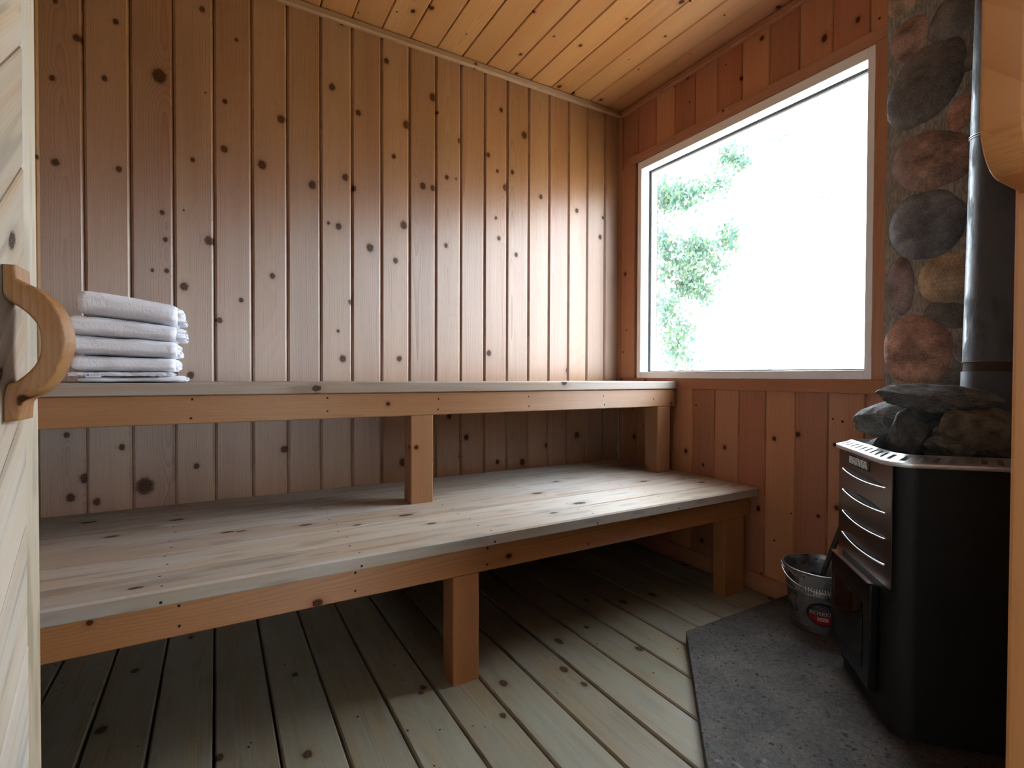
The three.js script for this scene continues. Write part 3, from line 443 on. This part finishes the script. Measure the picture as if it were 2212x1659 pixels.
// ------------------------------------------------------------------ pail and ladle
const BX = -0.15, BZ = 1.262;
{
  const zinc = pixelTex(256, (u, v) => 130 + (fbm(u * 9, v * 9) - 0.5) * 150, false);
  const galv = new THREE.MeshPhysicalMaterial({ color: new THREE.Color().setRGB(0.42, 0.43, 0.44), metalness: 0.9, roughness: 0.5, roughnessMap: zinc, side: THREE.DoubleSide });
  const b = thing('metal_pail', 'small galvanized metal pail with red and black oval sticker beside the stove', 'pail', [BX, 0.0405, BZ]);
  const H = 0.22, prof = [[0.0, 0.006], [0.096, 0.006], [0.1, 0.0], [0.102, 0.004], [0.1015, 0.018], [0.1045, 0.022], [0.1015, 0.026]];
  for (const [y, d] of [[0.06, 0], [0.1, 0], [0.128, 0], [0.132, 0.0022], [0.137, 0.003], [0.142, 0.0022], [0.146, 0], [0.2, 0]]) prof.push([0.1015 + y * 0.115 + d, y]);
  prof.push([0.127, 0.214]);
  part('shell', new THREE.LatheGeometry(prof.map(([r, y]) => new THREE.Vector2(r, y)), 72), galv, b);
  part('rim', new THREE.TorusGeometry(0.128, 0.0032, 10, 72).rotateX(Math.PI / 2).translate(0, 0.216, 0), galv, b);
  part('water', new THREE.CircleGeometry(0.116, 48).rotateX(-Math.PI / 2).translate(0, 0.13, 0), new THREE.MeshPhysicalMaterial({ color: new THREE.Color().setRGB(0.02, 0.022, 0.022), roughness: 0.05 }), b);
  const toCam = Math.atan2(2.2966 - BZ, -2.0776 - BX);   // direction of the doorway seen from the pail
  const on = (a, y, r) => [Math.cos(a) * r, y, Math.sin(a) * r];
  for (const s of [-1, 1]) { const a = toCam + s * 1.45; part('ear', tube([on(a - 0.13, 0.196, 0.127), on(a - 0.08, 0.21, 0.133), on(a, 0.216, 0.136), on(a + 0.08, 0.21, 0.133), on(a + 0.13, 0.196, 0.127)], 0.003, 24, 8), galv, b); }
  const bail = []; for (let i = 0; i <= 24; i++) { const t = i / 24, a = toCam + lerp(-1.45, 1.45, t), k = Math.sin(t * Math.PI); bail.push(on(a, 0.208 - k * 0.045, 0.133 + k * 0.008)); }
  const bm = new THREE.MeshPhysicalMaterial({ color: new THREE.Color().setRGB(0.7, 0.7, 0.7), metalness: 1, roughness: 0.25 });
  const bl = part('bail', tube(bail, 0.0018, 80, 8), bm, b);
  const coil = []; for (let i = 0; i <= 240; i++) { const t = i / 240, a = toCam + lerp(0.34, -0.34, t), w = t * Math.PI * 2 * 12, c = on(a, 0.164 + Math.cos(w) * 0.012, 0.143 + Math.sin(w) * 0.0085 + 0.0045); coil.push(c); }
  part('spring_grip', tube(coil, 0.0014, 700, 6), bm, bl).userData.label = 'coiled wire grip';
  // oval sticker bent round the pail
  const tex = canvasTex(512, 400, (c, w, h) => {
    c.fillStyle = '#0c0c0d'; c.fillRect(0, 0, w, h);
    c.save(); c.beginPath(); c.ellipse(w / 2, h / 2, w * 0.46, h * 0.44, 0, 0, 7); c.clip();
    c.fillStyle = '#181617'; c.fillRect(0, 0, w, h); c.fillStyle = '#8f1024'; c.beginPath(); c.moveTo(0, h * 0.56); c.lineTo(w, h * 0.56); c.lineTo(w, h); c.lineTo(0, h); c.fill();
    c.strokeStyle = '#a9a9a9'; c.lineWidth = 4; for (let i = 0; i < 4; i++) { c.beginPath(); c.ellipse(w * 0.5, h * (0.34 + i * 0.03), w * (0.36 - i * 0.05), h * (0.2 - i * 0.03), 0, Math.PI * 1.08, Math.PI * 1.92); c.stroke(); }
    c.strokeStyle = '#b01030'; c.lineWidth = 7; c.beginPath(); c.ellipse(w * 0.62, h * 0.33, w * 0.2, h * 0.06, -0.1, 0, 5); c.stroke();
    c.restore();
    c.fillStyle = '#c9c7c2'; c.font = 'bold 86px serif'; c.textAlign = 'center'; c.fillText('BEHRENS', w / 2, h * 0.535, w * 0.84);
    c.fillStyle = '#c8beb4'; c.fillRect(w * 0.34, h * 0.64, w * 0.32, h * 0.14); c.fillStyle = '#8f1024'; for (let i = 0; i < 5; i++) c.fillRect(w * (0.37 + i * 0.055), h * (0.68 + (i % 2) * 0.02), w * 0.035, h * 0.05);
  });
  const cg = new THREE.CircleGeometry(1, 64), rings = new THREE.RingGeometry(0.0001, 1, 48, 12), q = rings.attributes.position, uv = rings.attributes.uv;
  for (let i = 0; i < q.count; i++) { const x = q.getX(i), y = q.getY(i); uv.setXY(i, x * 0.5 + 0.5, y * 0.5 + 0.5); const yy = 0.077 + y * 0.042, R = 0.1015 + yy * 0.115 + 0.0009, a = toCam - 0.02 - x * 0.052 / R; q.setXYZ(i, Math.cos(a) * R, yy, Math.sin(a) * R); }
  rings.computeVertexNormals();
  part('sticker', rings, new THREE.MeshPhysicalMaterial({ map: tex, roughness: 0.45, side: THREE.DoubleSide }), b).userData.label = 'black and red oval sticker reading BEHRENS';
  const l = thing('ladle', 'dark wooden ladle handle leaning out of the galvanized pail', 'ladle', [BX, 0.0405, BZ]);
  part('handle', cyl(0.0075, 0.0095, [-0.036, 0.095, -0.014], [0.062, 0.38, 0.038], 14), new THREE.MeshStandardMaterial({ color: new THREE.Color().setRGB(0.02, 0.014, 0.011), roughness: 0.6 }), l);
  part('bowl', new THREE.SphereGeometry(0.035, 24, 12, 0, 7, Math.PI / 2, Math.PI / 2).translate(-0.04, 0.118, -0.03), new THREE.MeshPhysicalMaterial({ color: new THREE.Color().setRGB(0.6, 0.55, 0.5), metalness: 1, roughness: 0.25, side: THREE.DoubleSide }), l);
}
// ------------------------------------------------------------------ wire hook on the window wall
{
  const h = thing('wire_hook', 'small bent wire hook screwed to the cedar wall beside the stones', 'hook', [-0.0015, 0.8245, 1.345]);
  const wire = new THREE.MeshStandardMaterial({ color: new THREE.Color().setRGB(0.04, 0.035, 0.03), roughness: 0.5, metalness: 0.6 });
  part('loop', tube([[-0.003, -0.05, -0.012], [-0.004, -0.03, -0.024], [-0.004, -0.004, -0.026], [-0.004, 0.004, -0.01], [-0.004, 0.004, 0.018], [-0.004, -0.006, 0.026], [-0.004, -0.03, 0.022]], 0.0018, 60, 8), wire, h);
  part('screw', mergeGeometries([cyl(0.0055, 0.0045, [0.001, 0.003, 0.002], [-0.0075, 0.003, 0.002], 16), new THREE.TorusGeometry(0.0045, 0.0015, 8, 20).rotateY(Math.PI / 2).translate(-0.007, 0.003, 0.002)]), new THREE.MeshStandardMaterial({ color: new THREE.Color().setRGB(0.7, 0.68, 0.62), metalness: 0.8, roughness: 0.35 }), h);
}
// ------------------------------------------------------------------ towels on the upper bench
{
  const terry = new THREE.MeshPhysicalMaterial({ color: new THREE.Color().setRGB(0.93, 0.93, 1.0), roughness: 1, bumpMap: terryTex, bumpScale: 0.0008, sheen: 0.4, sheenRoughness: 0.7, sheenColor: new THREE.Color().setRGB(0.7, 0.7, 0.75), specularIntensity: 0 });
  const trimM = new THREE.MeshPhysicalMaterial({ color: new THREE.Color().setRGB(0.8, 0.79, 0.84), roughness: 0.9 });
  // a soft folded slab: x0..x1 wide, hL/hR high at its ends, D deep; rounded front fold
  function fold(x0, x1, y0, hL, hR, z0, D, seed, e1 = 0.45, fuzz = 0.35) {
    const NX = 90, NA = 96, pos = [], uv = [], idx = [], W = x1 - x0;
    for (let i = 0; i <= NX; i++) {
      const s = i / NX, x = x0 + W * s, h = lerp(hL, hR, s), end = Math.min(s * W, (1 - s) * W) / 0.02, k = end >= 1 ? 1 : Math.sqrt(1 - (1 - end) ** 2) * 0.999 + 0.001, kk = 0.5 + 0.5 * k;
      for (let j = 0; j <= NA; j++) {
        const a = j / NA * Math.PI * 2, ca = Math.cos(a), sa = Math.sin(a);
        let yy = Math.sign(sa) * Math.pow(Math.abs(sa), 0.55) * h / 2 * (i === 0 || i === NX ? 0 : kk), zz = Math.sign(ca) * Math.pow(Math.abs(ca), e1) * D / 2 * (i === 0 || i === NX ? 0 : 0.9 + 0.1 * k);
        const n = (noise3(x * 22 + seed * 5, zz * 22, yy * 40 + seed) - 0.5) * 0.011 + ((noise(x * 520 + seed * 9, (yy + zz) * 520) - 0.5) * 0.0022 + (noise(x * 210 + seed, (yy - zz) * 210) - 0.5) * 0.0024) * fuzz, L = Math.hypot(yy, zz) || 1;
        const up_ = sa > 0 ? 1 : 0.35;
        yy += n * Math.abs(sa) * up_ * Math.sign(sa); zz += n * (zz / L);
        pos.push(x + (noise(a * 3 + seed, seed) - 0.5) * 0.006 * (s - 0.5), Math.max(y0, y0 + h / 2 + yy), z0 - D / 2 + zz); uv.push(s * W * 6, j / NA * (D + h) * 12);
      }
    }
    for (let i = 0; i < NX; i++) for (let j = 0; j < NA; j++) { const a = i * (NA + 1) + j, b = a + NA + 1; idx.push(a, a + 1, b, b, a + 1, b + 1); }
    const g = new THREE.BufferGeometry(); g.setAttribute('position', new THREE.Float32BufferAttribute(pos, 3)); g.setAttribute('uv', new THREE.Float32BufferAttribute(uv, 2)); g.setIndex(idx); g.computeVertexNormals(); return g;
  }
  const G = 'stack of white towels on the upper bench';
  function towel(name, label, x0, x1, y, hL, hR, tilt, z0, D, seed, loops, cat = 'towel') {
    const t = thing(name, label, cat, [(x0 + x1) / 2, y, z0 - D / 2], 0, G), w = (x1 - x0) / 2; t.rotation.z = tilt;
    const b = part('fold', fold(-w, w, 0.0005, hL, hR, D / 2, D, seed), terry, t);
    loops.forEach(([lx, ly, lr, lh, dz], i) => part('fold_end', fold(w - 0.03 + lx, w + lx + lr, ly, lh, lh, D / 2 - dz, D - dz - 0.02, seed + i * 3 + 40, 0.5), terry, t));
    return t;
  }
  towel('bath_towel', 'thin bottom white towel of the stack, lying flat on the bench', -2.425, -2.166, HU + 0.0006, 0.017, 0.018, 0, 0.43, 0.29, 1, [[0, 0.001, 0.008, 0.015, 0.02]]);
  const c = towel('washcloth', 'thin white washcloth with wavy hem and small tag between the towels', -2.437, -2.194, HU + 0.0185, 0.0125, 0.0125, 0, 0.434, 0.28, 2, [], 'washcloth');
  for (let k = 0; k < 3; k++) { const pts = []; for (let i = 0; i <= 80; i++) pts.push([-0.1215 + i / 80 * 0.243, 0.003 + k * 0.0036 + Math.sin(i * 0.95 + k * 2.1) * 0.0011, 0.1395 + Math.cos(i * 0.7 + k) * 0.0012]); part('hem', tube(pts, 0.0013, 200, 6), trimM, c); }
  const tagT = canvasTex(128, 48, (q, w, h) => { q.fillStyle = '#d9dde6'; q.fillRect(0, 0, w, h); q.fillStyle = '#5a6f9c'; q.fillRect(10, 12, 20, 22); q.fillStyle = '#8f9cb8'; q.fillRect(38, 18, 76, 5); q.fillRect(38, 28, 60, 4); });
  part('tag', new RoundedBoxGeometry(0.036, 0.0125, 0.0012, 1, 0.0004).translate(-0.065, 0.004, 0.1425), new THREE.MeshStandardMaterial({ map: tagT, roughness: 0.7 }), c).userData.label = 'small pale sewn-in tag';
  towel('bath_towel', 'fourth white towel from the top, above the wavy hem', -2.436, -2.183, HU + 0.0325, 0.049, 0.042, 0, 0.432, 0.29, 3, [[-0.002, 0.004, 0.006, 0.034, 0.03]]);
  towel('bath_towel', 'middle white towel of the stack', -2.438, -2.18, HU + 0.0795, 0.056, 0.049, -0.03, 0.434, 0.29, 4, [[-0.002, 0.004, 0.008, 0.024, 0.03], [-0.004, 0.026, 0.006, 0.02, 0.05]]);
  towel('bath_towel', 'second white towel from the top with a fold sticking out at its end', -2.444, -2.182, HU + 0.1335, 0.057, 0.05, -0.058, 0.432, 0.29, 5, [[0.004, 0.006, 0.018, 0.026, 0.02], [-0.002, 0.026, 0.022, 0.02, 0.05]]);
  towel('bath_towel', 'topmost white towel, sloping down towards the window', -2.423, -2.18, HU + 0.1895, 0.073, 0.063, -0.085, 0.436, 0.28, 6, [[-0.002, 0.028, 0.012, 0.028, 0.03], [0.002, 0.008, 0.016, 0.022, 0.06]]);
}
// ------------------------------------------------------------------ open door with diagonal boards and a bow handle
{
  const d = struct('door_1', 'open wooden door of diagonal boards with a bow shaped handle', 'door');
  const z0 = 1.281, z1 = 2.122, y0 = 0.012, y1 = DH - 0.01, sz = 1.348;   // free edge, hinge edge, stile
  part('backing', box(DX - 0.04, DX - 0.012, y0, y1, z0 + 0.002, z1), M.doorStile, d);
  plank('stile', d, M.doorStile, [DX - 0.004, y0, sz], [0, 0, -1], [0, 1, 0], [1, 0, 0], sz - z0, 0.0078, y1 - y0, 0.002, sheetBench, 10);
  plank('stile', d, M.doorStile, [DX - 0.004, y0, z1], [0, 0, -1], [0, 1, 0], [1, 0, 0], 0.067, 0.0078, y1 - y0, 0.002, sheetBench, 11);
  // diagonal boards clipped to the field between the stiles
  const A0 = sz + 0.003, A1 = z1 - 0.07, wv = 0.164, slope = 0.86;   // boards rise towards the free edge
  const clipHalf = (poly, f) => { const out = []; poly.forEach((p, i) => { const q = poly[(i + 1) % poly.length], a = f(p), b = f(q); if (a >= 0) out.push(p); if (a * b < 0) { const t = a / (a - b); out.push([lerp(p[0], q[0], t), lerp(p[1], q[1], t)]); } }); return out; };
  const dir = new THREE.Vector2(-1, slope).normalize();
  for (let k = -1; k < 20; k++) {
    // edge intercepts measured on the stile line z = A0
    const b0 = 0.4145 - 2 * wv + (k - 2) * wv, b1 = b0 + wv;
    let poly = [[A0, b0], [A1, b0 - (A1 - A0) * slope], [A1, b1 - (A1 - A0) * slope], [A0, b1]];
    poly = clipHalf(poly, (p) => p[1] - (y0 + 0.002)); poly = clipHalf(poly, (p) => y1 - 0.002 - p[1]);
    if (poly.length < 3) continue;
    const sh = new THREE.Shape(poly.map(([z, y]) => new THREE.Vector2(z, y)));
    const g = new THREE.ExtrudeGeometry(sh, { depth: 0.004, bevelEnabled: true, bevelThickness: 0.006, bevelSize: 0.006, bevelOffset: -0.0065, bevelSegments: 2 });
    const p = g.attributes.position, uv = g.attributes.uv, cell = (k + 8) % 5 + 6;
    for (let i = 0; i < p.count; i++) { const z = p.getX(i) - A0, y = p.getY(i) - b0, al = z * dir.x + y * dir.y, ac = z * dir.y * -1 * -1 + 0; const across = clamp((y + z * slope) / wv, 0, 1); uv.setXY(i, (cell + 0.03 + across * 0.94) / 12, (al + 1.4) / 2.7); }
    g.applyMatrix4(new THREE.Matrix4().makeBasis(V3(0, 0, 1), V3(0, 1, 0), V3(1, 0, 0))); const ix = g.index; g.translate(DX - 0.01, 0, 0);
    // the basis change mirrors the solid; turn its faces round again
    const pa = g.attributes; for (let i = 0; i < pa.position.count; i += 3) for (const at of [pa.position, pa.uv]) for (let e = 0; e < at.itemSize; e++) { const s = at.getComponent(i + 1, e); at.setComponent(i + 1, e, at.getComponent(i + 2, e)); at.setComponent(i + 2, e, s); }
    g.computeVertexNormals(); part('board', g, M.door[((k % 4) + 4) % 4], d);
  }
  // bow handle, cut from a plank: outline as (out from the door, height)
  const o = [[0, 1.062], [0.011, 1.062], [0.0115, 1.048], [0.017, 1.0435], [0.026, 1.040], [0.037, 1.029], [0.045, 1.014], [0.0492, 0.997], [0.0498, 0.980], [0.046, 0.963], [0.039, 0.945], [0.029, 0.931], [0.0155, 0.9215], [0.0135, 0.916], [0.0125, 0.901], [0.0, 0.900], [0.0, 0.924], [0.003, 0.938], [0.010, 0.942], [0.018, 0.950], [0.025, 0.960], [0.029, 0.973], [0.029, 0.989], [0.027, 1.0], [0.021, 1.010], [0.014, 1.0175], [0.006, 1.0235], [0.001, 1.030], [0, 1.037]].map(([x, y]) => new THREE.Vector2(x * 1.2, 0.9485 + (y - 0.9485) * 1.2));
  const sm = (a, b) => new THREE.SplineCurve(o.slice(a, b)).getPoints((b - a) * 5), ho = [o[0], o[1], ...sm(2, 14), o[14], o[15], ...sm(16, 29)];
  const hg = new THREE.ExtrudeGeometry(new THREE.Shape(ho), { depth: 0.05, bevelEnabled: true, bevelThickness: 0.004, bevelSize: 0.003, bevelOffset: -0.003, bevelSegments: 3 });
  const hu = hg.attributes.uv, hp = hg.attributes.position; for (let i = 0; i < hp.count; i++) hu.setXY(i, (10.1 + clamp((hp.getX(i) + hp.getZ(i) * 0.7) / 0.12, 0, 1) * 0.8) / 16, (hp.getY(i) - 0.4) / 2.6);
  part('handle', toCreasedNormals(hg, 0.7).translate(DX + 0.0005, 0, 1.3905), M.handle, d).userData.label = 'bow shaped wooden pull handle';
}
// door frame on the near side, with a round-ended block
{
  const t = struct('trim_5', 'orange wooden door jamb', 'trim');
  plank('jamb', t, M.jamb, [DJ, 0, ZD], [0, 0, 1], [0, 1, 0], [-1, 0, 0], 0.11, 0.019, DH + 0.018, 0.003, sheetGen, 14, { u0: 0.01 });
  plank('jamb', t, M.jamb, [DX - 0.046, 0, ZD + 0.11], [0, 0, -1], [0, 1, 0], [1, 0, 0], 0.108, 0.019, DH + 0.018, 0.003, sheetGen, 15, { u0: 0.01 });
  plank('jamb_head', t, M.jamb, [DX - 0.045, DH, ZD], [0, 0, 1], [1, 0, 0], [0, -1, 0], 0.11, 0.019, DJ - DX + 0.044, 0.003, sheetGen, 14, { u0: 0.01 });
  const s = new THREE.Shape(); s.moveTo(0, 1.115); s.lineTo(-0.05, 1.115); s.absarc(-0.05, 1.157, 0.042, -Math.PI / 2, -Math.PI, true); s.lineTo(-0.0905, 1.42); s.lineTo(0, 1.42); s.closePath();
  const g = new THREE.ExtrudeGeometry(s, { depth: 0.022, bevelEnabled: true, bevelThickness: 0.003, bevelSize: 0.003, bevelOffset: -0.003, bevelSegments: 3 });
  const p = g.attributes.position, uv = g.attributes.uv; for (let i = 0; i < p.count; i++) uv.setXY(i, (15.05 + clamp(-p.getX(i) / 0.1, 0, 1) * 0.85) / 16, (p.getY(i) + p.getZ(i)) / 2.6);
  part('round_block', toCreasedNormals(g, 0.7).translate(DJ - 0.0005, 0, 2.13), M.jamb, t).userData.label = 'wooden block with rounded lower corner';
}
// ------------------------------------------------------------------ outside: ground and trees
{
  const gt = pixelTex(256, (u, v) => { const n = fbm(u * 20, v * 20); return [176 + n * 40, 172 + n * 38, 160 + n * 36]; });
  const ground = new THREE.Mesh(new THREE.CircleGeometry(120, 64).rotateX(-Math.PI / 2).translate(0, -0.35, 0), new THREE.MeshStandardMaterial({ map: gt, roughness: 1 })); ground.name = 'ground'; ground.userData = { kind: 'structure', label: 'pale sandy ground outside', category: 'ground' }; put(ground, scene);
  const leafShape = new THREE.Shape(); leafShape.moveTo(0, 0); leafShape.quadraticCurveTo(0.022, 0.012, 0.018, 0.03); leafShape.lineTo(0.007, 0.046); leafShape.lineTo(0, 0.062); leafShape.lineTo(-0.007, 0.046); leafShape.lineTo(-0.018, 0.03); leafShape.quadraticCurveTo(-0.022, 0.012, 0, 0);
  const lg = new THREE.ShapeGeometry(leafShape, 2);
  const leafM = new THREE.MeshPhysicalMaterial({ color: new THREE.Color().setRGB(0.066, 0.115, 0.08), roughness: 0.9, transmission: 0.4, thickness: 0, side: THREE.DoubleSide, specularIntensity: 0.3 });
  const bark = new THREE.MeshStandardMaterial({ color: new THREE.Color().setRGB(0.09, 0.075, 0.06), roughness: 0.95 });
  function tree(label, base, h, blobs, n) {
    const t = thing('birch_tree', label, 'tree', base, 0, 'trees outside the window'), br = [];
    const tr = []; for (let i = 0; i <= 6; i++) tr.push([Math.sin(i * 1.3) * 0.05, i / 6 * h, Math.cos(i) * 0.05]);
    part('trunk', tube(tr, 0.05, 30, 8), bark, t);
    const m = new THREE.InstancedMesh(lg, leafM, n), q = new THREE.Quaternion(), e = new THREE.Euler(); let k = 0;
    const tot = blobs.reduce((a, b) => a + b[6], 0);
    for (const [x, y, z, rx, ry, rz, wt] of blobs) {
      const from = tr[Math.min(5, Math.max(1, Math.floor((y - 0.4) / h * 6)))], cl = [];
      for (let j = 0; j < Math.max(3, wt * 0.16); j++) {
        const a = rr(0, 6.283), b = Math.acos(rr(-1, 1)), r = Math.cbrt(rnd()), c = [x + Math.sin(b) * Math.cos(a) * rx * r, y + Math.cos(b) * ry * r, z + Math.sin(b) * Math.sin(a) * rz * r];
        cl.push(c); const mid = c.map((v, i) => lerp(from[i], v, 0.55) + rr(-0.06, 0.06)); if (j % 3 === 0) br.push(tube([from, mid, c], 0.0045, 14, 5)); else { const w = cl[Math.floor(j / 3) * 3] ?? c; br.push(tube([w, c.map((v, i) => lerp(w[i], v, 0.5) + rr(-0.03, 0.03)), c], 0.0022, 8, 4)); }
      }
      const cnt = Math.round(n * wt / tot);
      for (let j = 0; j < cnt && k < n; j++, k++) { const c = cl[Math.floor(rnd() * cl.length)], g = () => (rnd() + rnd() + rnd() - 1.5) * 0.16; e.set(rr(-1.2, 1.2) + 3.14, rr(0, 6.283), rr(-0.9, 0.9)); const s = rr(0.7, 1.15); m.setMatrixAt(k, new THREE.Matrix4().compose(V3(c[0] + g(), c[1] + g(), c[2] + g()), q.setFromEuler(e), V3(s, s, s))); m.setColorAt(k, new THREE.Color().setRGB(...[[1, 1, 1], [1.25, 1.1, 0.8], [0.8, 0.95, 1.05]][Math.floor(rnd() * 3)])); }
    }
    m.count = k; m.name = 'foliage'; m.userData.kind = 'stuff'; put(m, t);
    part('branches', mergeGeometries(br), bark, t);
  }
  tree('pale green leafy tree close outside the left side of the window', [2.5, -0.35, -2.9], 5.4, [[0.32, 3.64, 0.83, 0.38, 0.36, 0.38, 40], [1.11, 3.94, 0.82, 0.36, 0.30, 0.36, 24], [0.35, 2.96, 0.86, 0.36, 0.42, 0.36, 46], [1.05, 3.25, 0.85, 0.30, 0.30, 0.30, 10], [0.25, 2.30, 0.81, 0.32, 0.42, 0.32, 32], [0.80, 2.55, 0.90, 0.32, 0.26, 0.32, 16], [0.12, 1.74, 0.85, 0.30, 0.30, 0.30, 14], [0.54, 1.55, 0.88, 0.25, 0.15, 0.25, 4]], 5600);
  tree('faint sparse twiggy tree further off outside the window', [9.4, -0.35, -5.2], 8, [[-0.80, 6.45, 0.90, 0.50, 0.30, 0.50, 6], [1.40, 7.45, 1.00, 0.45, 0.27, 0.45, 4], [0.70, 5.55, 0.70, 0.45, 0.27, 0.45, 3]], 170);
}
renderer.render(scene, camera);
